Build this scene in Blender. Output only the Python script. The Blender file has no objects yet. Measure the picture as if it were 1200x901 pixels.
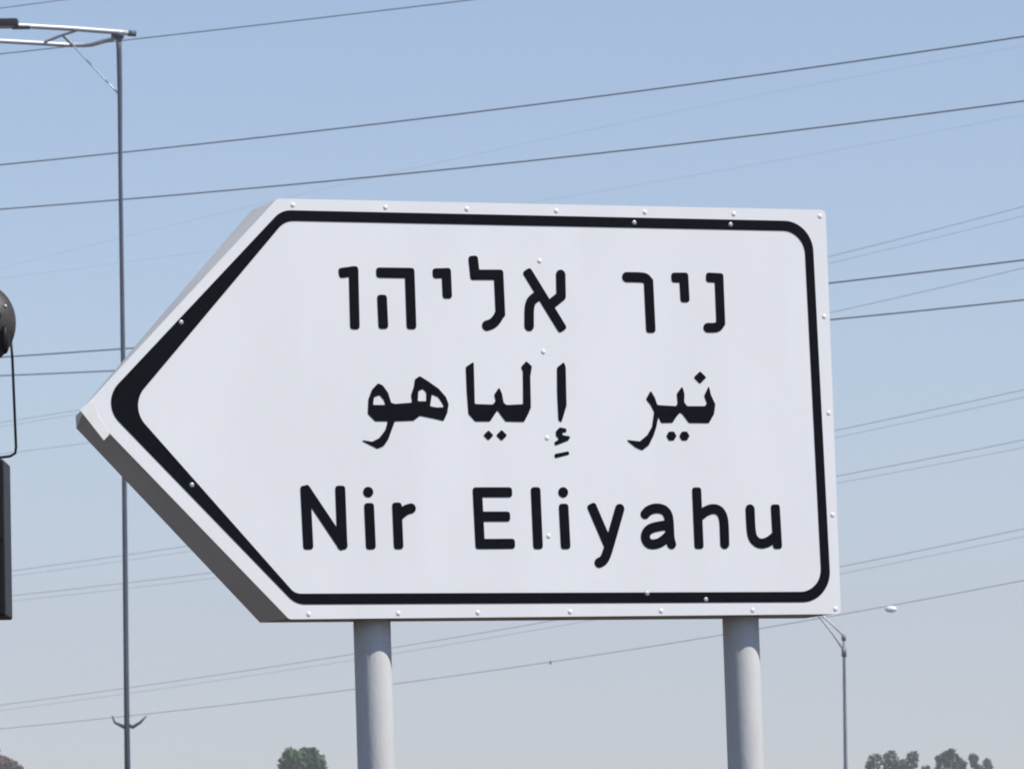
import bpy, bmesh, math, random
import numpy as np
from mathutils import Vector, Matrix
from mathutils.geometry import tessellate_polygon

sc = bpy.context.scene
C = sc.collection
R = math.radians

# ------------------------------------------------------------------ camera
CAM = Vector((0, 0, 1.6))
PITCH, ROLL, FPX = R(5.5), R(-0.75), 6500.0          # focal length in pixels of a 1200 px wide frame
CAMROT = Matrix.Rotation(math.pi / 2 + PITCH, 3, 'X') @ Matrix.Rotation(ROLL, 3, 'Z')
cd = bpy.data.cameras.new("camera")
cam = bpy.data.objects.new("camera", cd)
C.objects.link(cam)
sc.camera = cam
cam.matrix_world = Matrix.Translation(CAM) @ CAMROT.to_4x4()
cd.sensor_width = 36
cd.lens = FPX / 1200 * 36
cd.clip_start = 0.1
cd.clip_end = 20000
cd.dof.use_dof = True
cd.dof.focus_distance = 11.4
cd.dof.aperture_fstop = 58

# ------------------------------------------------------------------ light
SUN_EL, SUN_AZ = R(55), R(114)                        # azimuth clockwise from +Y
w = bpy.data.worlds.new("World")
sc.world = w
w.use_nodes = True
nt = w.node_tree
bg = nt.nodes['Background']
sky = nt.nodes.new('ShaderNodeTexSky')
sky.sky_type = 'NISHITA'
sky.sun_disc = False
sky.sun_elevation = SUN_EL
sky.sun_rotation = SUN_AZ
sky.air_density = 0.9
sky.dust_density = 0.1
sky.ozone_density = 3.0
nt.links.new(sky.outputs[0], bg.inputs[0])
bg.inputs[1].default_value = 0.107
sd = bpy.data.lights.new("sun", 'SUN')
sd.energy = 4.6
sd.angle = R(0.53)
sd.color = (1.0, 0.95, 0.88)
sun = bpy.data.objects.new("sun", sd)
C.objects.link(sun)
sdir = Vector((math.sin(SUN_AZ) * math.cos(SUN_EL), math.cos(SUN_AZ) * math.cos(SUN_EL), math.sin(SUN_EL)))
sun.rotation_euler = sdir.to_track_quat('Z', 'Y').to_euler()
sun.location = sdir * 50

sc.view_settings.view_transform = 'Standard'
sc.view_settings.look = 'None'
sc.view_settings.exposure = 0.36
sc.view_settings.gamma = 1.0
sc.render.film_transparent = False
sc.cycles.filter_width = 2.0

# ------------------------------------------------------------------ materials
def mat(name, col, rough=0.5, metal=0.0, spec=0.5, vary=0.0, scale=8.0, bump=0.0, bscale=60.0, col2=None, stretch=None):
    m = bpy.data.materials.new(name)
    m.use_nodes = True
    n = m.node_tree.nodes
    l = m.node_tree.links
    b = n['Principled BSDF']
    b.inputs['Base Color'].default_value = (*col, 1)
    b.inputs['Roughness'].default_value = rough
    b.inputs['Metallic'].default_value = metal
    b.inputs['Specular IOR Level'].default_value = spec
    tc = n.new('ShaderNodeTexCoord')
    mp = n.new('ShaderNodeMapping')
    l.new(tc.outputs['Object'], mp.inputs[0])
    if stretch: mp.inputs['Scale'].default_value = stretch
    if vary:
        t = n.new('ShaderNodeTexNoise')
        t.inputs['Scale'].default_value = scale
        t.inputs['Detail'].default_value = 6
        l.new(mp.outputs[0], t.inputs['Vector'])
        mr = n.new('ShaderNodeMapRange')
        mr.inputs[1].default_value = 0.3
        mr.inputs[2].default_value = 0.7
        mx = n.new('ShaderNodeMix')
        mx.data_type = 'RGBA'
        c2 = col2 or tuple(c * (1 - vary) for c in col)
        mx.inputs[6].default_value = (*c2, 1)
        mx.inputs[7].default_value = (*tuple(min(1, c * (1 + (0 if col2 else vary * .4))) for c in col), 1)
        l.new(t.outputs[0], mr.inputs[0])
        l.new(mr.outputs[0], mx.inputs[0])
        l.new(mx.outputs[2], b.inputs['Base Color'])
    if bump:
        t2 = n.new('ShaderNodeTexNoise')
        t2.inputs['Scale'].default_value = bscale
        t2.inputs['Detail'].default_value = 4
        l.new(mp.outputs[0], t2.inputs['Vector'])
        bp = n.new('ShaderNodeBump')
        bp.inputs['Strength'].default_value = bump
        bp.inputs['Distance'].default_value = 0.01
        l.new(t2.outputs[0], bp.inputs['Height'])
        l.new(bp.outputs[0], b.inputs['Normal'])
    return m

M = {
    'face': mat('white_reflective_sheet', (.80, .81, .82), .45, 0, .3, vary=.035, scale=3.0, bump=.06, bscale=7, stretch=(2.5, 2.5, .7)),
    'rim': mat('white_painted_rim', (.80, .83, .86), .4, 0, .4, vary=.04, scale=9),
    'black': mat('black_vinyl', (.002, .003, .0065), .6, 0, .07, vary=.25, scale=30, bump=.1, bscale=40),
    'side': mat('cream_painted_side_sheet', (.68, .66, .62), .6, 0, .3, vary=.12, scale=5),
    'cap': mat('cream_white_sheet', (.78, .778, .76), .5, 0, .3, vary=.05, scale=20),
    'rivet': mat('white_rivet', (.78, .79, .80), .35, 0, .5, vary=.05),
    'rivet_dark': mat('bare_metal_rivet', (.45, .46, .48), .4, .4, .5, vary=.1, scale=60),
    'galv': mat('galvanised_steel', (.62, .625, .62), .6, .0, .4, vary=.05, scale=40, bump=.08, bscale=160, stretch=(1, 1, .35)),
    'mast': mat('dark_grey_mast_steel', (.07, .09, .125), .5, 0, .4, vary=.2, scale=3),
    'mastpale': mat('pale_grey_mast_steel', (.20, .225, .26), .5, 0, .5, vary=.2, scale=3),
    'tube': mat('pale_tube_steel', (.52, .54, .56), .35, .1, .5, vary=.1, scale=3),
    'lamp': mat('dark_lamp_casting', (.008, .010, .014), .5, 0, .25, vary=.2, scale=8),
    'lens': mat('clear_lamp_lens', (.35, .38, .40), .15, 0, .5, vary=.05),
    'signal': mat('black_signal_plastic', (.010, .010, .011), .5, 0, .25, vary=.4, scale=9, bump=.1, bscale=50),
    'hood': mat('weathered_signal_hood', (.042, .036, .031), .5, 0, .5, vary=.45, scale=18, bump=.1, bscale=80),
    'glass': mat('dark_signal_lens', (.02, .022, .03), .15, 0, .6, vary=.1),
    'wire': mat('weathered_aluminium_wire', (.15, .165, .19), .6, 0, .3, vary=.1, scale=1),
    'marker': mat('white_marker_shell', (.93, .93, .93), .25, 0, .5, vary=.03),
    'bark': mat('grey_brown_bark', (.12, .095, .07), .9, 0, .2, vary=.3, scale=5, bump=.3, bscale=20),
    'leaf': mat('green_leaves', (.050, .115, .028), .6, 0, .3, vary=.35, scale=1.2),
    'leafgrey': mat('grey_green_leaves', (.050, .095, .040), .6, 0, .3, vary=.35, scale=1.1),
    'leafbrown': mat('dry_brown_leaves', (.155, .105, .070), .8, 0, .2, vary=.3, scale=1.5),
    'ground': mat('old_asphalt_and_earth', (.050, .036, .026), .95, 0, .1, vary=.5, scale=.25, bump=.5, bscale=3),
}

# ------------------------------------------------------------------ helpers
def link(name, bm, m, parent=None, smooth=False, offset=None):
    if offset is not None: bmesh.ops.translate(bm, verts=bm.verts, vec=offset)
    bmesh.ops.recalc_face_normals(bm, faces=bm.faces)
    me = bpy.data.meshes.new(name)
    bm.to_mesh(me)
    bm.free()
    me.materials.append(M[m])
    if smooth:
        for p in me.polygons: p.use_smooth = True
    o = bpy.data.objects.new(name, me)
    C.objects.link(o)
    if parent: o.parent = parent
    return o

def thing(name, label, cat, loc=(0, 0, 0), group=None):
    o = bpy.data.objects.new(name, None)
    C.objects.link(o)
    o.location = loc
    o['label'] = label
    o['category'] = cat
    if group: o['group'] = group
    return o

def tag(o, label, cat, group=None):
    o['label'] = label
    o['category'] = cat
    if group: o['group'] = group
    return o

def at(px, py, Y):
    """the point of the place that lies Y metres north of the camera in the direction of photo pixel px, py"""
    d = CAMROT @ Vector(((px - 600) / FPX, (450.5 - py) / FPX, -1))
    return CAM + d * (Y / d.y)

def tube(bm, pts, rad, seg=8, caps=True):
    pts = [Vector(p) for p in pts]
    rs = rad if isinstance(rad, (list, tuple)) else [rad] * len(pts)
    rings = []
    up = None
    for i, p in enumerate(pts):
        t = (pts[min(i + 1, len(pts) - 1)] - pts[max(i - 1, 0)]).normalized()
        if up is None:
            up = Vector((0, 0, 1)) if abs(t.z) < .9 else Vector((1, 0, 0))
        u = (up - t * up.dot(t)).normalized()
        up = u
        v = t.cross(u)
        rings.append([bm.verts.new(p + (u * math.cos(a) + v * math.sin(a)) * rs[i]) for a in [2 * math.pi * k / seg for k in range(seg)]])
    for a, b in zip(rings, rings[1:]):
        for k in range(seg):
            bm.faces.new((a[k], a[(k + 1) % seg], b[(k + 1) % seg], b[k]))
    if caps:
        bm.faces.new(rings[0])
        bm.faces.new(rings[-1])
    return bm

def box(bm, lo, hi, bevel=0):
    vs = [bm.verts.new((x, y, z)) for x in (lo[0], hi[0]) for y in (lo[1], hi[1]) for z in (lo[2], hi[2])]
    fs = [bm.faces.new([vs[i] for i in f]) for f in ((0, 1, 3, 2), (4, 5, 7, 6), (0, 1, 5, 4), (2, 3, 7, 6), (0, 2, 6, 4), (1, 3, 7, 5))]
    bmesh.ops.recalc_face_normals(bm, faces=fs)
    if bevel:
        es = list({e for f in fs for e in f.edges})
        bmesh.ops.bevel(bm, geom=es, offset=bevel, segments=3, affect='EDGES', profile=.5)
    return bm

def lathe(bm, prof, seg=24, mtx=None, close=False):
    """prof = (radius, height) pairs turned about local z"""
    rings = []
    for r, z in prof:
        if r < 1e-6:
            rings.append([bm.verts.new((0, 0, z))])
        else:
            rings.append([bm.verts.new((r * math.cos(2 * math.pi * k / seg), r * math.sin(2 * math.pi * k / seg), z)) for k in range(seg)])
    for a, b in zip(rings, rings[1:]):
        for k in range(seg):
            q = [a[k % len(a)], a[(k + 1) % len(a)], b[(k + 1) % len(b)], b[k % len(b)]]
            q = [x for i, x in enumerate(q) if x not in q[:i]]
            if len(q) > 2: bm.faces.new(q)
    if mtx: bmesh.ops.transform(bm, matrix=mtx, verts=[v for r in rings for v in r])
    return bm

def rounded(poly, radii, n=10):
    """polygon with each corner filleted"""
    out = []
    N = len(poly)
    for i in range(N):
        p = Vector(poly[i]); a = (Vector(poly[i - 1]) - p).normalized(); b = (Vector(poly[(i + 1) % N]) - p).normalized()
        ang = a.angle(b)
        d = radii[i] / math.tan(ang / 2)
        c = p + (a + b).normalized() * radii[i] / math.sin(ang / 2)
        s, e = p + a * d - c, p + b * d - c
        th = s.angle_signed(e)
        for k in range(n + 1):
            t = -th * k / n
            out.append((c.x + s.x * math.cos(t) - s.y * math.sin(t), c.y + s.x * math.sin(t) + s.y * math.cos(t)))
    return out

def plate(loops, y_front, y_back):
    """a flat plate in the x-z plane between two depths; loops[0] is the outline, the others are holes (metres)"""
    bm = bmesh.new()
    L = [[Vector((x, z, 0)) for x, z in lp] for lp in loops]
    tris = tessellate_polygon(L)
    flat = [v for lp in L for v in lp]
    F = [bm.verts.new((v.x, y_front, v.y)) for v in flat]
    B = [bm.verts.new((v.x, y_back, v.y)) for v in flat]
    for t in tris:
        if len(set(t)) < 3: continue
        try:
            bm.faces.new([F[i] for i in t])
            bm.faces.new([B[i] for i in reversed(t)])
        except ValueError:
            pass
    o = 0
    for lp in L:
        n = len(lp)
        for k in range(n):
            a, b = o + k, o + (k + 1) % n
            bm.faces.new((F[a], F[b], B[b], B[a]))
        o += n
    return bm

def contours(spec, step=1.0, soft=1.6):
    """outline loops (mm) of a glyph: 'S' = union of round-ended strokes, 'P' = union of polygons less 'H' holes"""
    pts = np.array([p for part in spec[1:] if isinstance(part, list) for p in part], float)
    pad = 16
    x0, y0 = pts.min(0) - pad
    x1, y1 = pts.max(0) + pad
    xs = np.arange(x0, x1, step); ys = np.arange(y0, y1, step)
    X, Y = np.meshgrid(xs, ys)
    def segd(a, b, p=2):
        a = np.array(a); b = np.array(b); d = b - a; L = max((d ** 2).sum(), 1e-9)
        t = ((X - a[0]) * d[0] + (Y - a[1]) * d[1]) / L
        if p == 2:
            t = np.clip(t, 0, 1)
            return np.hypot(X - a[0] - t * d[0], Y - a[1] - t * d[1])
        l = math.sqrt(L)
        al = np.maximum(np.maximum(-t, t - 1), 0) * l                  # distance past the end, along the stroke
        ac = np.abs((X - a[0]) * d[1] - (Y - a[1]) * d[0]) / l         # distance across the stroke
        return (al ** p + ac ** p) ** (1 / p)
    def polyd(P):
        D = np.full(X.shape, 1e9); inside = np.zeros(X.shape, bool)
        for a, b in zip(P, P[1:] + P[:1]):
            D = np.minimum(D, segd(a, b))
            c = (a[1] > Y) != (b[1] > Y)
            with np.errstate(divide='ignore', invalid='ignore'):
                xi = (b[0] - a[0]) * (Y - a[1]) / ((b[1] - a[1]) or 1e-9) + a[0]
            inside ^= c & (X < xi)
        return np.where(inside, -D, D)
    F = np.full(X.shape, 1e9)
    if spec[0] == 'S':
        for st in spec[2:]:
            for _ in range(2 if len(st) > 3 else 0):                  # round the bends, keep the ends
                q = [st[0]]
                for a, b in zip(st, st[1:]):
                    q += [[a[0] * .75 + b[0] * .25, a[1] * .75 + b[1] * .25], [a[0] * .25 + b[0] * .75, a[1] * .25 + b[1] * .75]]
                st = q + [st[-1]]
            for a, b in zip(st, st[1:]): F = np.minimum(F, segd(a, b, 3.6 if len(st) == 2 and math.dist(a, b) > 5 else 2) - spec[1] - .9)
    else:
        hole = False
        for p in spec[1:]:
            if p == 'H': hole = True; continue
            F = np.maximum(F, -polyd(p)) if hole else np.minimum(F, polyd(p) - .8)
            hole = False
        k = np.array([1, 2, 3, 2, 1.]); k /= k.sum()                 # soften the corners a little
        for ax in (0, 1): F = np.apply_along_axis(lambda v: np.convolve(np.pad(v, 2, mode='edge'), k, 'valid'), ax, F)
    # marching squares
    seg = {}
    ny, nx = F.shape
    def e(j, i, d):
        if d == 0:
            a, b = F[j, i], F[j, i + 1]; t = a / (a - b); return (xs[i] + t * step, ys[j])
        a, b = F[j, i], F[j + 1, i]; t = a / (a - b); return (xs[i], ys[j] + t * step)
    S = F < 0
    cells = np.argwhere((S[:-1, :-1] != S[1:, 1:]) | (S[:-1, 1:] != S[1:, :-1]) | (S[:-1, :-1] != S[:-1, 1:]))
    P = {}
    T = {1: [('L', 'B')], 2: [('B', 'R')], 3: [('L', 'R')], 4: [('R', 'T')], 5: [('L', 'B'), ('R', 'T')], 6: [('B', 'T')], 7: [('L', 'T')],
         8: [('T', 'L')], 9: [('T', 'B')], 10: [('B', 'R'), ('T', 'L')], 11: [('T', 'R')], 12: [('R', 'L')], 13: [('R', 'B')], 14: [('B', 'L')]}
    for j, i in cells:
        c = S[j, i] + 2 * S[j, i + 1] + 4 * S[j + 1, i + 1] + 8 * S[j + 1, i]
        K = {'B': (j, i, 0), 'T': (j + 1, i, 0), 'L': (j, i, 1), 'R': (j, i + 1, 1)}
        for a, b in T.get(int(c), []):
            P.setdefault(K[a], []).append(K[b]); P.setdefault(K[b], []).append(K[a])
    loops = []
    seen = set()
    for s in P:
        if s in seen: continue
        cur, prev, lp = s, None, []
        while cur not in seen:
            seen.add(cur); lp.append(e(*cur))
            nx_ = [q for q in P[cur] if q != prev and q not in seen]
            if not nx_: break
            prev, cur = cur, nx_[0]
        if len(lp) > 8: loops.append(lp)
    def simp(lp):                                                     # drop nearly collinear points
        out = list(lp)
        ch = True
        while ch and len(out) > 12:
            ch = False; k = 0; nw = []
            while k < len(out):
                a, b, c = out[k - 1] if not nw else nw[-1], out[k], out[(k + 1) % len(out)]
                L = math.hypot(c[0] - a[0], c[1] - a[1]) or 1e-9
                d = abs((c[0] - a[0]) * (a[1] - b[1]) - (a[0] - b[0]) * (c[1] - a[1])) / L
                if d < .05 and k + 1 < len(out) and L < 60:
                    nw.append(c); k += 2; ch = True
                else:
                    nw.append(b); k += 1
            out = nw
        return out
    return [simp(l) for l in loops]

# ------------------------------------------------------------------ the ground
bm = bmesh.new()
bmesh.ops.create_grid(bm, x_segments=60, y_segments=60, size=1500)
rg = random.Random(3)
for v in bm.verts:
    if v.co.length > 80: v.co.z += rg.uniform(-.25, .0)
g = link('ground', bm, 'ground')
g['kind'] = 'structure'

# ------------------------------------------------------------------ the direction sign
GLYPHS = [
 ('Hebrew letter vav', ["S",9.6,[[141.2,282.9],[163.5,285.9]],[[163.5,285.9],[162.8,175.4]]]),
 ('Hebrew letter he', ["S",9.9,[[224.5,284.1],[288.2,284.2]],[[288.2,284.2],[288.5,177.2]],[[225.0,227.0],[225.8,177.4]]]),
 ('Hebrew letter yod in the longer word', ["S",9.6,[[350.2,284.6],[370.3,285.4]],[[370.3,285.4],[370.8,242.3]]]),
 ('Hebrew letter lamed', ["S",9.9,[[432.2,311.9],[434.5,282.7]],[[434.5,282.7],[488.0,283.5]],[[488.0,283.5],[489.1,203.7]],[[489.1,203.7],[480.4,188.8],[470.4,179.7],[457.8,175.9]]]),
 ('Hebrew letter alef', ["S",9.8,[[556.3,285.8],[625.2,176.0]],[[629.1,285.5],[628.4,240.2],[608.5,225.5]],[[582.4,242.4],[567.6,236.3],[555.0,222.6],[553.4,176.1]]]),
 ('Hebrew letter resh', ["S",9.9,[[780.7,282.7],[817.1,282.8],[826.8,279.3],[830.4,271.1]],[[830.4,271.1],[831.7,175.5]]]),
 ('Hebrew letter yod in the shorter word', ["S",9.6,[[894.2,283.4],[912.5,283.7]],[[912.5,283.7],[913.3,241.2]]]),
 ('Hebrew letter nun', ["S",9.4,[[974.6,284.6],[994.5,283.9]],[[994.5,283.9],[994.8,190.1]],[[994.8,190.1],[991.5,182.3],[984.3,177.2],[964.4,176.9]]]),
 ('Latin capital N', ["S",10.1,[[43.4,-171.0],[45.9,-280.8]],[[45.3,-171.0],[119.8,-281.0]],[[119.9,-171.0],[120.8,-281.0]]]),
 ('Latin letter i after the N', ["S",9.9,[[181.1,-173.3],[181.6,-173.3]],[[182.4,-206.8],[183.5,-281.3]]]),
 ('Latin letter r', ["S",9.6,[[244.0,-205.5],[244.9,-281.5]],[[245.3,-225.2],[254.4,-216.5],[264.4,-210.1],[275.2,-207.3]]]),
 ('Latin capital E', ["S",9.6,[[424.6,-173.9],[426.8,-281.8]],[[424.6,-173.9],[492.0,-173.9]],[[425.8,-224.6],[485.8,-224.7]],[[426.8,-281.8],[494.7,-281.6]]]),
 ('Latin letter l', ["S",9.9,[[555.9,-173.9],[557.1,-282.3]]]),
 ('Latin letter i after the l', ["S",9.9,[[618.0,-174.0],[618.5,-174.0]],[[618.2,-208.8],[619.6,-282.5]]]),
 ('Latin letter y', ["S",9.6,[[684.0,-207.9],[714.6,-279.6]],[[746.0,-209.0],[718.3,-288.9],[711.6,-306.6],[705.1,-317.7],[694.9,-322.3]]]),
 ('Latin letter a', ["S",9.4,[[803.8,-220.2],[812.2,-211.9],[829.1,-207.2],[846.8,-210.0],[856.6,-220.3],[859.0,-238.1],[858.7,-270.8],[862.3,-283.9]],[[857.8,-242.8],[836.3,-245.5],[815.8,-249.7],[804.3,-259.0],[801.8,-271.6],[808.5,-282.8],[822.6,-284.7],[840.1,-279.2],[857.9,-264.3]]]),
 ('Latin letter h', ["S",9.6,[[924.7,-174.1],[925.5,-283.7]],[[928.8,-225.2],[943.6,-213.9],[961.7,-208.3],[976.9,-213.1],[984.1,-226.2],[985.9,-243.1],[985.4,-283.9]]]),
 ('Latin letter u', ["S",9.6,[[1047.4,-210.3],[1047.6,-255.0],[1051.5,-273.8],[1066.5,-284.7],[1087.3,-281.0],[1107.0,-266.0]],[[1106.7,-210.4],[1108.3,-284.4]]]),
 ('joined Arabic letters heh and waw', ["P",[[171.0,-66.3],[193.7,-69.7],[210.0,-61.9],[224.2,-44.7],[230.8,-25.3],[202.0,-25.5],[186.5,-10.5],[188.8,19.6],[197.2,39.0],[210.4,52.0],[220.3,47.7],[231.3,32.8],[237.5,11.3],[247.5,9.2],[285.7,12.4],[283.9,28.8],[291.4,48.2],[293.2,61.2],[303.6,67.7],[321.6,57.1],[344.2,42.1],[359.8,24.9],[365.2,9.8],[361.9,-7.5],[353.5,-23.9],[332.9,-19.3],[300.9,-13.4],[286.8,-23.8],[244.5,-25.3],[238.1,-40.3],[228.2,-64.0],[218.6,-76.9],[204.7,-82.5],[189.0,-74.9]],"H",[[197.6,7.6],[200.4,24.0],[212.9,28.3],[221.7,18.9],[225.5,7.8]],"H",[[297.3,15.9],[299.4,37.5],[309.6,41.9],[317.2,34.2],[316.6,16.0]],"H",[[324.5,5.7],[329.1,30.8],[343.6,24.8],[352.4,11.9],[355.8,3.7],[338.3,3.2]]]),
 ('joined Arabic letters lam, yeh and alef', ["P",[[408.1,88.0],[424.7,98.1],[424.0,10.2],[465.7,9.1],[473.0,16.9],[470.2,30.8],[480.9,44.8],[486.1,32.2],[489.2,13.6],[496.0,8.4],[534.7,10.4],[536.7,80.4],[532.8,89.0],[544.4,100.9],[555.8,90.5],[551.3,69.6],[550.4,4.4],[544.3,-8.7],[534.4,-25.3],[493.4,-24.6],[481.4,-9.0],[475.6,-0.4],[467.4,-11.3],[457.6,-24.7],[425.1,-24.9],[410.8,-9.4],[408.6,33.9]],[[463.5,-54.6],[453.0,-64.1],[443.1,-54.7],[453.7,-45.1]],[[494.2,-54.5],[482.7,-64.9],[471.9,-54.6],[483.4,-44.1]]]),
 ('Arabic letter alef with hamza below', ["P",[[614.3,88.4],[629.2,99.4],[632.6,89.8],[631.6,9.2],[619.1,-25.8],[613.6,-21.4],[612.8,35.2]],[[607.1,-45.8],[615.8,-38.0],[628.9,-40.5],[629.6,-46.6],[619.2,-47.5],[620.9,-54.5],[637.7,-57.0],[633.7,-64.0],[619.4,-69.3],[604.2,-74.5],[602.5,-69.3],[614.0,-62.8],[606.8,-54.1]],[[602.1,-94.1],[632.8,-88.4],[634.5,-93.6],[603.2,-101.1]]]),
 ('joined Arabic letters noon, yeh and reh', ["P",[[961.5,50.9],[964.7,33.6],[974.4,13.2],[970.6,-7.3],[958.4,-26.1],[912.9,-25.8],[898.7,-7.7],[893.0,-3.2],[883.7,-12.3],[874.3,-25.5],[848.7,-26.1],[841.9,-10.2],[836.0,-35.2],[828.9,-53.4],[817.3,-73.8],[802.2,-84.3],[787.7,-78.4],[768.6,-64.0],[797.9,-67.1],[815.7,-53.4],[827.7,-35.3],[833.8,-3.5],[825.5,12.3],[816.1,23.6],[826.6,40.0],[834.9,26.0],[840.2,10.2],[884.5,8.1],[888.7,15.0],[887.6,35.4],[899.5,49.6],[903.4,35.5],[902.2,17.3],[909.2,8.3],[951.4,8.5],[956.6,15.4],[950.8,31.3]],[[955.3,70.5],[941.4,58.1],[928.5,70.3],[942.4,82.7]],[[881.6,-54.6],[875.8,-63.2],[865.0,-63.3],[859.9,-54.6],[865.7,-46.0],[876.5,-45.9]],[[911.8,-54.5],[906.0,-63.1],[895.1,-63.2],[890.0,-54.5],[895.8,-45.9],[906.6,-45.8]]]),
]
T0 = Vector((-0.47188, 11.37640, 2.65286))
SR = Matrix.Rotation(R(22.0568), 3, 'Z') @ Matrix.Rotation(R(-.5524), 3, 'X') @ Matrix.Rotation(R(-.9749), 3, 'Y')
H, WD, AP, DP = .4350, 1.2519, .4290, .172
down = SR @ Vector((0, 0, -1))
base_xy = T0 + SR @ Vector((.63, .085, 0))
k = base_xy.z / -down.z
root_world = base_xy + down * k
OFF = -Vector((.63, .085, -k))
sign = thing('direction_sign', 'large white arrow-shaped road sign reading Nir Eliyahu, on two grey posts', 'road sign', root_world)
sign.rotation_euler = SR.to_euler()

outline = [(0, H), (WD, H), (WD, -H), (0, -H), (-AP, 0)]
bmf = plate([rounded(outline, [.012, .010, .010, .012, .012], 4)], 0, .003)
link('sign_face', bmf, 'face', sign, offset=OFF)
bdr_out = rounded([(.0085, .411), (1.218, .4095), (1.230, -.409), (.0155, -.4045), (-.394, .009)], [.05, .066, .066, .05, .055], 14)
bdr_in = rounded([(.0150, .389), (1.1985, .388), (1.2090, -.387), (.0140, -.3825), (-.333, .002)], [.045, .050, .050, .030, .055], 14)
link('border', plate([bdr_out, bdr_in], -.0010, -.0001), 'black', sign, offset=OFF)
for lab, spec in GLYPHS:
    lps = [[(x / 1000, z / 1000) for x, z in lp] for lp in contours(spec)]
    # sort loops into outlines and their holes
    def area(l): return abs(sum(a[0] * b[1] - b[0] * a[1] for a, b in zip(l, l[1:] + l[:1]))) / 2
    def inside(p, l):
        r = False
        for a, b in zip(l, l[1:] + l[:1]):
            if (a[1] > p[1]) != (b[1] > p[1]) and p[0] < (b[0] - a[0]) * (p[1] - a[1]) / (b[1] - a[1]) + a[0]: r = not r
        return r
    lps.sort(key=area, reverse=True)
    outs = []
    for l in lps:
        host = next((o for o in outs if inside(l[0], o[0])), None)
        if host: host.append(l)
        else: outs.append([l])
    bmg = bmesh.new()
    for o in outs:
        b1 = plate(o, -.0010, -.0001)
        tmp = bpy.data.meshes.new('tmp'); b1.to_mesh(tmp); b1.free()
        bmg.from_mesh(tmp); bpy.data.meshes.remove(tmp)
    lo = link('letter', bmg, 'black', sign, offset=OFF)
    lo['label'] = 'black ' + lab

# the folded sides of the box behind the face; the back outline is blunt at the tip and the upper left side leans in
back = [(.003, .433), (WD - .004, .433), (WD - .004, -.433), (-.003, -.431), (-.392, -.027), (-.3930, -.002)]
front = [(.001, .433), (WD - .002, .433), (WD - .002, -.433), (.0, -.433), (-AP + .003, .0), (-AP + .003, .0)]
def side(a, b, a2, b2, t=.003):
    a, b, a2, b2 = map(Vector, (a, b, a2, b2))
    d = (b2 - a2).normalized()
    n = -Vector((-d.y, d.x))
    bm = bmesh.new()
    def slab(P, Q):
        v = [bm.verts.new((p.x, y, p.y)) for p, y in P] + [bm.verts.new((p.x, y, p.y)) for p, y in Q]
        m = len(P)
        bm.faces.new(v[:m]); bm.faces.new(v[m:])
        for i in range(m): bm.faces.new((v[i], v[(i + 1) % m], v[m + (i + 1) % m], v[m + i]))
    tri = (b - a).length < 1e-6
    O = [(a, .0032), (b2, DP), (a2, DP)] if tri else [(a, .0032), (b, .0032), (b2, DP), (a2, DP)]
    I = [(p + n * t, y) for p, y in O]
    slab(O, I)
    if not tri:                                                       # folded return lip along the back edge
        q = [a2 + n * .0035 + d * .004, b2 + n * .0035 - d * .004, b2 + n * .028 - d * .028, a2 + n * .028 + d * .028]
        slab([(p, DP - .003) for p in q], [(p, DP - .0004) for p in q])
    return bm
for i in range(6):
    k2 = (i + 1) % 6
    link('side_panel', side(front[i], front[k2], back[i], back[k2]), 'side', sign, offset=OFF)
cap = [(-.4385, -.0060), (-.3890, -.0680), (-.3765, -.0555), (-.4000, -.0180), (-.4060, .0080), (-.4190, .0105)]
link('corner_cap', plate([cap], -.0008, -.0001), 'cap', sign, offset=OFF)['label'] = 'cream corner piece at the tip of the arrow'

rv = bmesh.new()
lathe(rv, [(0, .0014), (.0026, .0013), (.0040, .0009), (.0050, .0003), (.0052, 0)], 16, Matrix.Rotation(math.pi / 2, 4, 'X'))
first = link('rivet', rv, 'rivet', sign, smooth=True)
rd = first.data.copy(); rd.materials.clear(); rd.materials.append(M['rivet_dark'])
rim_rivets = [(34, 422), (239, 421), (421, 421), (624, 421), (828, 422), (1035, 422), (1238, 421), (43, -425), (240, -425), (417, -425), (625, -425), (833, -425),
              (1045, -425), (1239, -424), (1239, 204), (1241, -4), (1241, -223), (582, 314), (584, 122), (586, -60), (582, -266), (438, -420 + 6)]
rim_rivets.pop()
dark_rivets = [(-217, 175), (-203, -159), (802, 399), (1026, 399), (937, -402), (802, -388)]
for i, (x, z) in enumerate(rim_rivets + dark_rivets):
    o = first if i == 0 else first.copy()
    if i: C.objects.link(o)
    if i >= len(rim_rivets): o.data = rd
    o.parent = sign
    o.location = Vector((x / 1000, -.0009 if i >= len(rim_rivets) else -.0001, z / 1000)) + OFF

for cx in (.2085, 1.0490):
    bm = bmesh.new()
    tube(bm, [(cx, .073, -H + .05), (cx, .073, -H - .05), (cx, .073, -k - .25)], .0388, 40)
    p = link('post', bm, 'galv', sign, smooth=True, offset=OFF)
    bm = bmesh.new()                                                   # clamp that holds the box to the post, inside the box
    box(bm, (cx - .055, .004, -H + .06), (cx + .055, .036, -H + .11), .004)
    link('clamp', bm, 'galv', sign, offset=OFF)

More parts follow.
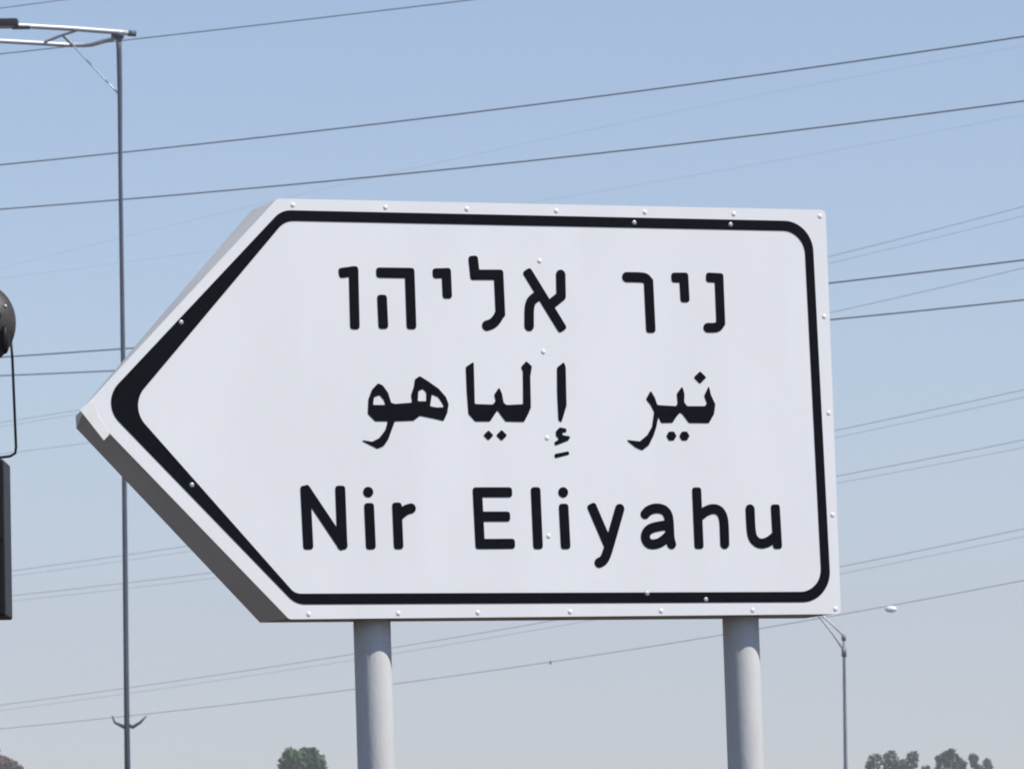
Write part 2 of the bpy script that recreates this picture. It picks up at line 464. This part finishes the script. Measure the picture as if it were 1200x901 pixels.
# ------------------------------------------------------------------ traffic signal at the left edge
Y = 13.0
sroot = at(-34, 640, Y)
ts = thing('traffic_signal', 'black traffic signal with a round hood, cut off by the left edge of the photo', 'traffic light', (sroot.x, sroot.y, 0))
u = Y / FPX
def S(px, py, dy=0): return at(px, py, Y + dy) - Vector((sroot.x, sroot.y, 0))
a, b = S(-70, 725), S(8, 541)
bm = box(bmesh.new(), (a.x, -.09, a.z), (b.x, .09, b.z), .006)
for v in bm.verts: v.co.x += (b.z - v.co.z) / (b.z - a.z) * .004
hs = link('signal_box', bm, 'signal', ts)
bm = bmesh.new()
box(bm, (a.x - .004, -.094, (a.z + b.z) / 2 - .004), (b.x + .0005, .094, (a.z + b.z) / 2 + .002), 0)
link('seam', bm, 'signal', hs)
hc = S(-31.5, 380)
HS = .93
mt = Matrix.Translation(hc) @ Matrix.Rotation(R(160), 4, 'Z') @ Matrix.Rotation(math.pi / 2, 4, 'X') @ Matrix.Scale(HS, 4)
bm = bmesh.new()
lathe(bm, [(0, -.075), (.05, -.07), (.085, -.045), (.104, .0), (.1085, .012), (.1085, .024), (.104, .026), (.100, .018), (.094, .012)], 40, mt)
hd = link('hood', bm, 'hood', ts, smooth=True)
bm = bmesh.new()
lathe(bm, [(0, .022), (.04, .019), (.075, .012), (.094, .002)], 32, mt @ Matrix.Translation((0, 0, -.004)))
link('lens', bm, 'glass', hd, smooth=True)
for ang in (20, 140, 260):
    bm = bmesh.new()
    c = Vector((.1010 * math.cos(R(ang)), .1010 * math.sin(R(ang)), .028))
    bmesh.ops.create_icosphere(bm, subdivisions=1, radius=.005, matrix=mt @ Matrix.Translation(c))
    link('screw', bm, 'rivet_dark', hd, smooth=True)
bm = bmesh.new()
bmesh.ops.create_uvsphere(bm, u_segments=20, v_segments=12, radius=1)
bmesh.ops.scale(bm, vec=(.011, .02, .034), verts=bm.verts)
bmesh.ops.translate(bm, vec=S(6, 398, -.050), verts=bm.verts)
link('dark_recess', bm, 'signal', hd, smooth=True)  # dark ellipsoid added to stand in for the black recess low on the hood
bm = bmesh.new()
bmesh.ops.create_icosphere(bm, subdivisions=2, radius=.005)
bmesh.ops.translate(bm, vec=S(6, 359, -.062), verts=bm.verts)
link('highlight_bead', bm, 'rivet_dark', hd, smooth=True)  # small pale bead added in place of a highlight on the hood
bm = tube(bmesh.new(), [S(12.5, 395), S(14.5, 420), S(17, 480), S(18.8, 524), S(17.8, 531), S(12, 534.5), S(0, 536), S(-60, 538)], .0032, 8)
link('guard_rod', bm, 'signal', ts, smooth=True)
bm = tube(bmesh.new(), [S(-34, 541, .0), S(-34, 450, 0)], .022, 16)
link('neck', bm, 'signal', ts, smooth=True)
bm = tube(bmesh.new(), [(0, 0, -.2), (0, 0, a.z + .01)], .045, 24)
link('pole', bm, 'mast', ts, smooth=True)

# ------------------------------------------------------------------ tall lighting mast, upper left
Y = 95.0
q_ = Y / 140.0                                                      # sizes below are given for 140 m
mb = at(149.5, 900, Y)
mast = thing('lighting_mast', 'tall thin grey mast at upper left carrying a pale ladder-like arm', 'light mast', (mb.x, mb.y, 0))
def A(px, py, dy=0): return at(px, py, Y + dy * q_) - Vector((mb.x, mb.y, 0))
top = A(139, 40)
low = A(149.5, 900)
ground_pt = low + (low - top) * (low.z / (top.z - low.z))
bm = tube(bmesh.new(), [ground_pt, A(148, 790), A(144.5, 440), A(141, 200), A(140.5, 110), A(139.6, 60), A(139, 41)], [r * q_ for r in (.095, .068, .060, .052, .062, .068, .078)], 14)
pl = link('pole', bm, 'mast', mast, smooth=True)
bm = bmesh.new()
lathe(bm, [(.25, 0), (.25, .04), (.13, .05), (.11, .3), (.09, .32)], 20, Matrix.Translation(ground_pt))
link('base_flange', bm, 'mast', pl)
nt_ = [A(158, 39.6, .1), A(139, 38, -.05), A(80, 33.5, -.6), A(25, 30.5, -1.2), A(-120, 24, -2.7)]
link('arm_tube', tube(bmesh.new(), nt_, .066 * q_, 10), 'tube', mast, smooth=True)
link('end_cap', tube(bmesh.new(), [A(150, 39.3, .04), A(159, 39.9, .11)], .078 * q_, 10), 'mast', mast, smooth=True)
ft_ = [A(136, 44.5, 0), A(122, 48.5, .8), A(108, 52.5, 1.7), A(98, 53.2, 2.0), A(80, 53, 1.9), A(40, 50.5, 1.3), A(0, 48.3, .9), A(-120, 42, -.6)]
link('arm_tube', tube(bmesh.new(), ft_, .060 * q_, 10), 'tube', mast, smooth=True)
for q in ([A(92, 35, -.45), A(70, 42.5, .5), A(52, 50, 1.5)], [A(-25, 28.5, -1.7), A(-50, 45.5, .25)]):
    link('rung', tube(bmesh.new(), q, .040 * q_, 8), 'tube', mast, smooth=True)
link('rung', tube(bmesh.new(), [A(74, 42, .3), A(82, 50, 1.5), A(85, 53, 1.9)], .04 * q_, 8), 'tube', mast, smooth=True)
link('brace', tube(bmesh.new(), [A(84, 52, 1.9), A(110, 80, 1), A(138.5, 110, 0)], .020 * q_, 8), 'tube', mast, smooth=True)
bm = tube(bmesh.new(), [A(131, 39.5, -.02), A(145, 42, -.02)], .10 * q_, 12)
link('collar', bm, 'mast', pl, smooth=True)
c = A(2, 27.5, -1.55)
bm = box(bmesh.new(), (-.52, -.2, -.10), (.42, .2, .10), .05)
bmesh.ops.scale(bm, vec=(q_,) * 3, verts=bm.verts)
bmesh.ops.translate(bm, verts=bm.verts, vec=c)
lm = link('lamp_housing', bm, 'lamp', mast, smooth=False)
bm = box(bmesh.new(), (-.45, -.17, -.115), (.35, .17, -.101), .004)
bmesh.ops.scale(bm, vec=(q_,) * 3, verts=bm.verts)
link('lens', bm, 'lens', lm, offset=c)
bm = box(bmesh.new(), (.25, -.08, -.16), (.72, .08, -.085), .03)
bmesh.ops.scale(bm, vec=(q_,) * 3, verts=bm.verts)
link('bracket', bm, 'lamp', lm, offset=c)
for sx in (-1, 1):
    pts = [A(148.5, 848), A(148.5 + 5 * sx + 2, 851.5), A(148.5 + sx * 14 + (2 if sx > 0 else 0), 846), A(148.5 + sx * 19 + (4 if sx > 0 else 2), 838.5)]
    link('step_bracket', tube(bmesh.new(), pts, [r * q_ for r in (.05, .05, .035, .02)], 8), 'mast', mast, smooth=True)

# ------------------------------------------------------------------ street lamp behind the sign's lower right corner
Y = 130.0
lb = at(991, 900, Y)
lamp = thing('street_lamp', 'thin grey street lamp pole rising behind the lower right corner of the white sign', 'street lamp', (lb.x, lb.y, 0))
def A(px, py, dy=0): return at(px, py, Y + dy) - Vector((lb.x, lb.y, 0))
low, top = A(991, 900), A(988.8, 745)
gp = low + (low - top) * (low.z / (top.z - low.z))
link('pole', tube(bmesh.new(), [gp, low, A(989.4, 780), top], [.065, .045, .036, .034], 12), 'mastpale', lamp, smooth=True)
link('collar', tube(bmesh.new(), [A(989, 758), A(989.2, 769)], .058, 12), 'mastpale', lamp, smooth=True)
link('collar', tube(bmesh.new(), [A(988.6, 743), A(988.8, 750)], .052, 12), 'mastpale', lamp, smooth=True)
link('arm', tube(bmesh.new(), [A(988.8, 745), A(977, 733), A(958, 716), A(930, 694)], .022, 8), 'tube', lamp, smooth=True)
link('arm', tube(bmesh.new(), [A(988.8, 762), A(975, 741), A(960, 722), A(932, 696)], .022, 8), 'tube', lamp, smooth=True)
c = A(920, 690)
bm = box(bmesh.new(), (-.40, -.14, -.05), (.28, .14, .06), .03)
hd = link('lamp_housing', bm, 'tube', lamp, offset=c)
bm = box(bmesh.new(), (-.32, -.11, -.062), (.1, .11, -.051), .004)
link('lens', bm, 'lens', hd, offset=c)

# ------------------------------------------------------------------ overhead power lines
def wire(label, pts, Yl, Yr, rad, group, second=0):
    """pts: three or four photo pixels the line passes; it runs from Yl metres away at the left edge to Yr at the right edge"""
    P = np.array(pts, float)
    co = np.polyfit(P[:, 0], P[:, 1], min(2, len(P) - 1))
    d = np.polyder(co)
    xs = list(np.linspace(-900, 2100, 41))
    Q = []
    for x in xs:
        xc = min(max(x, -100), 1300)
        y = np.polyval(co, xc) + np.polyval(d, xc) * (x - xc)
        Yd = 1 / (1 / Yl + (1 / Yr - 1 / Yl) * x / 1200)
        Q.append(at(x, y, Yd))
    o = link('power_line', tube(bmesh.new(), Q, rad, 6), 'wire', smooth=True)
    return tag(o, label, 'power line', group)
G1 = 'near dark power lines crossing the sky'
G2 = 'faint far power lines crossing the sky'
wire('power line crossing only the top left corner, above the dark lamp housing', [(0, 10), (45, 4), (85, -1)], 150, 130, .012, G1)
wire('power line touching the end of the mast arm and leaving through the top edge', [(0, 63.5), (160, 46), (330, 26.5), (570, -2)], 150, 130, .015, G1)
wire('upper of the two clearest dark power lines running above the whole sign', [(0, 194), (300, 160), (600, 128), (900, 86), (1200, 43)], 145, 120, .018, G1)
wire('lower of the two clearest dark power lines, running just above the sign top edge', [(0, 245), (300, 221), (600, 191), (900, 156), (1200, 119)], 145, 120, .018, G1)
wire('upper of two dark power lines meeting the right edge of the sign beside the Hebrew', [(0, 418), (130, 410.5), (975, 331), (1200, 305)], 145, 120, .018, G1)
wire('lower of two dark power lines meeting the right edge of the sign beside the Hebrew', [(0, 440), (105, 436), (978, 374), (1200, 351.5)], 145, 120, .017, G1)
wire('barely visible power line slanting between the two clearest dark lines at upper right', [(600, 172), (725, 145), (900, 110), (1200, 54)], 460, 360, .007, G2)
wire('barely visible power line slanting just above the sign, under the two clearest lines', [(30, 322), (700, 227), (950, 178), (1200, 136)], 460, 360, .007, G2)
wire('blurred grey power line right of the sign above both dark lines', [(0, 495), (975, 300), (1200, 242)], 430, 330, .017, G2)
wire('blurred grey power line right of the sign, close under the topmost blurred line', [(0, 500), (975, 308), (1200, 253)], 440, 338, .012, G2)
wire('blurred grey power line right of the sign between the two dark lines', [(0, 532), (975, 366), (1200, 314)], 430, 330, .017, G2)
wire('grey power line meeting the right edge of the sign level with the Arabic letters', [(15, 668), (215, 641), (982, 503), (1200, 457)], 430, 330, .019, G2)
wire('faint grey power line close under the one level with the Arabic letters', [(15, 674), (215, 648), (982, 511), (1200, 466)], 440, 338, .013, G2)
wire('grey power line meeting the right edge of the sign between Arabic and Latin rows', [(15, 697), (230, 674), (985, 556), (1200, 516)], 430, 330, .019, G2)
wire('faint grey power line close under the one between the Arabic and Latin rows', [(15, 703), (230, 681), (985, 564), (1200, 525)], 440, 338, .013, G2)
wire('grey power line emerging right of the sign near the end of the Latin word', [(0, 826), (140, 807), (400, 768), (560, 742), (990, 663.5), (1200, 619)], 430, 330, .019, G2)
wire('faint grey power line close under the one near the Latin word', [(0, 832), (140, 814), (400, 775), (560, 749), (990, 672), (1200, 628)], 440, 338, .012, G2)
wire('lowest blurred power line, passing under the whole sign between its two posts', [(0, 853), (180, 837), (400, 808), (645, 775), (840, 746), (990, 718), (1200, 680)], 430, 330, .022, G2)
# spacer on the lowest line and the white marker near it
bm = bmesh.new()
lathe(bm, [(0, -.13), (.05, -.12), (.06, 0), (.05, .12), (0, .13)], 12, Matrix.Translation(at(645, 776, 370)))
tag(link('line_spacer', bm, 'lamp', smooth=True), 'tiny dark clip on the lowest power line halfway between the two sign posts', 'line clip')
bm = bmesh.new()
bmesh.ops.create_uvsphere(bm, u_segments=24, v_segments=16, radius=1)
bmesh.ops.scale(bm, vec=(.36, .24, .20), verts=bm.verts)
bmesh.ops.translate(bm, vec=at(1044, 713.5, 330), verts=bm.verts)
tag(link('line_marker', bm, 'marker', smooth=True), 'small bright white oval marker on the lowest power line, right of the sign', 'marker')

# ------------------------------------------------------------------ tree tops along the bottom edge
def tree(label, lobes, Y, leafmat, seed, leaf=.16, dens=420, trunk_px=None, group='treetops along the bottom edge'):
    rnd = random.Random(seed)
    u = Y / FPX
    cx = sum(l[0] for l in lobes) / len(lobes) if trunk_px is None else trunk_px
    b = at(cx, 900, Y)
    t = thing('tree', label, 'tree', (b.x, b.y, 0), group)
    B = Vector((b.x, b.y, 0))
    vs, fs = [], []
    L = [(at(x, y, Y + rnd.uniform(-.8, .8)) - B, r * u) for x, y, r in lobes]
    zt = max(c.z for c, r in L)
    spread = max(abs(c.x) for c, r in L) + .8
    for i in range(16):                                                # the body of the crown, below the frame
        a = rnd.uniform(0, 6.28); q = spread * math.sqrt(rnd.random())
        z = zt - rnd.uniform(1.8, 5.5)
        L.append((Vector((q * math.cos(a), q * math.sin(a), z)), rnd.uniform(.7, 1.2)))
    for c, r in L:
        n = int(dens * max(r, .3) ** 1.6) + 60
        for j in range(n):
            d = Vector((rnd.gauss(0, 1), rnd.gauss(0, 1), rnd.gauss(0, 1))).normalized()
            p = c + d * r * (rnd.uniform(.25, 1.04) ** .5) * (rnd.uniform(1, 1.35) if rnd.random() < .16 else 1)
            ax = Vector((rnd.gauss(0, 1), rnd.gauss(0, 1), rnd.gauss(0, 1))).normalized()
            bx = ax.cross(Vector((rnd.gauss(0, 1), rnd.gauss(0, 1), rnd.gauss(0, 1)))).normalized()
            s = leaf * rnd.uniform(.6, 1.3)
            k0 = len(vs)
            vs += [p - ax * s, p + bx * s * .45, p + ax * s, p - bx * s * .45]
            fs.append((k0, k0 + 1, k0 + 2, k0 + 3))
    me = bpy.data.meshes.new('crown')
    me.from_pydata([tuple(v) for v in vs], [], fs)
    me.materials.append(M[leafmat])
    o = bpy.data.objects.new('crown', me)
    C.objects.link(o)
    o.parent = t
    bm = bmesh.new()
    tube(bm, [(0, 0, -.3), (.1, 0, zt * .35), (-.05, .1, zt * .6), (0, 0, zt - 1.5)], [.32, .24, .16, .06], 10)
    tk = link('trunk', bm, 'bark', t, smooth=True)
    for i, (c, r) in enumerate(L[:len(lobes) + 6]):
        bm = tube(bmesh.new(), [(-.02, .05, zt * rnd.uniform(.38, .62)), (c.x * .5, c.y * .5, c.z - 1.6 - rnd.random()), tuple(c)], [.09, .055, .02], 6)
        link('limb', bm, 'bark', tk, smooth=True)
    return t

tree('dry brown treetop in the bottom left corner of the photo', [(-10, 892, 14), (6, 893, 7.5), (15, 898, 8), (-2, 896, 9), (22, 902, 6), (5, 903, 12)], 300, 'leafbrown', 11, leaf=.12, dens=700)
tree('green rounded treetop at the bottom edge, left of the left sign post', [(338, 885, 9), (356, 884, 7), (366, 883, 7.5), (371, 893, 10), (352, 893, 14), (337, 896, 11), (360, 900, 16), (374, 902, 9)], 260, 'leaf', 12)
tree('wide grey-green treetop with three rounded tufts, right of the thin street lamp pole', [(1026, 892, 9), (1020, 897, 6), (1044, 888, 8.5), (1041, 896, 8), (1070, 886, 6.5), (1067, 895, 8), (1054, 900, 10), (1050, 904, 12)], 320, 'leafgrey', 13, leaf=.13)
tree('grey-green treetop with a pointed tip, between the tufted treetop and the small one', [(1115, 881, 4), (1109, 887, 8), (1117, 891, 9), (1126, 896, 7), (1101, 889, 5), (1085, 902, 6), (1105, 899, 10), (1120, 903, 9)], 320, 'leafgrey', 14, leaf=.13)
tree('small grey treetop with two knobs at the bottom edge, rightmost of all treetops', [(1141, 888, 5.5), (1141, 895, 4.5), (1147, 901, 6), (1157, 894, 5.5), (1158, 900, 5)], 340, 'leafgrey', 15, leaf=.12)

# ------------------------------------------------------------------ summer haze over the plain
bm = box(bmesh.new(), (-1600, -1600, -1.5), (1600, 1600, 90))
me = bpy.data.meshes.new('haze')
bm.to_mesh(me)
hz = bpy.data.objects.new('haze', me)
C.objects.link(hz)
hz['kind'] = 'stuff'
hm = bpy.data.materials.new('pale_haze')
hm.use_nodes = True
hn = hm.node_tree
hn.nodes.remove(hn.nodes['Principled BSDF'])
pv = hn.nodes.new('ShaderNodeVolumePrincipled')
pv.inputs['Color'].default_value = (.875, .84, .915, 1)
pv.inputs['Density'].default_value = .00082
hn.links.new(pv.outputs[0], hn.nodes['Material Output'].inputs['Volume'])
me.materials.append(hm)
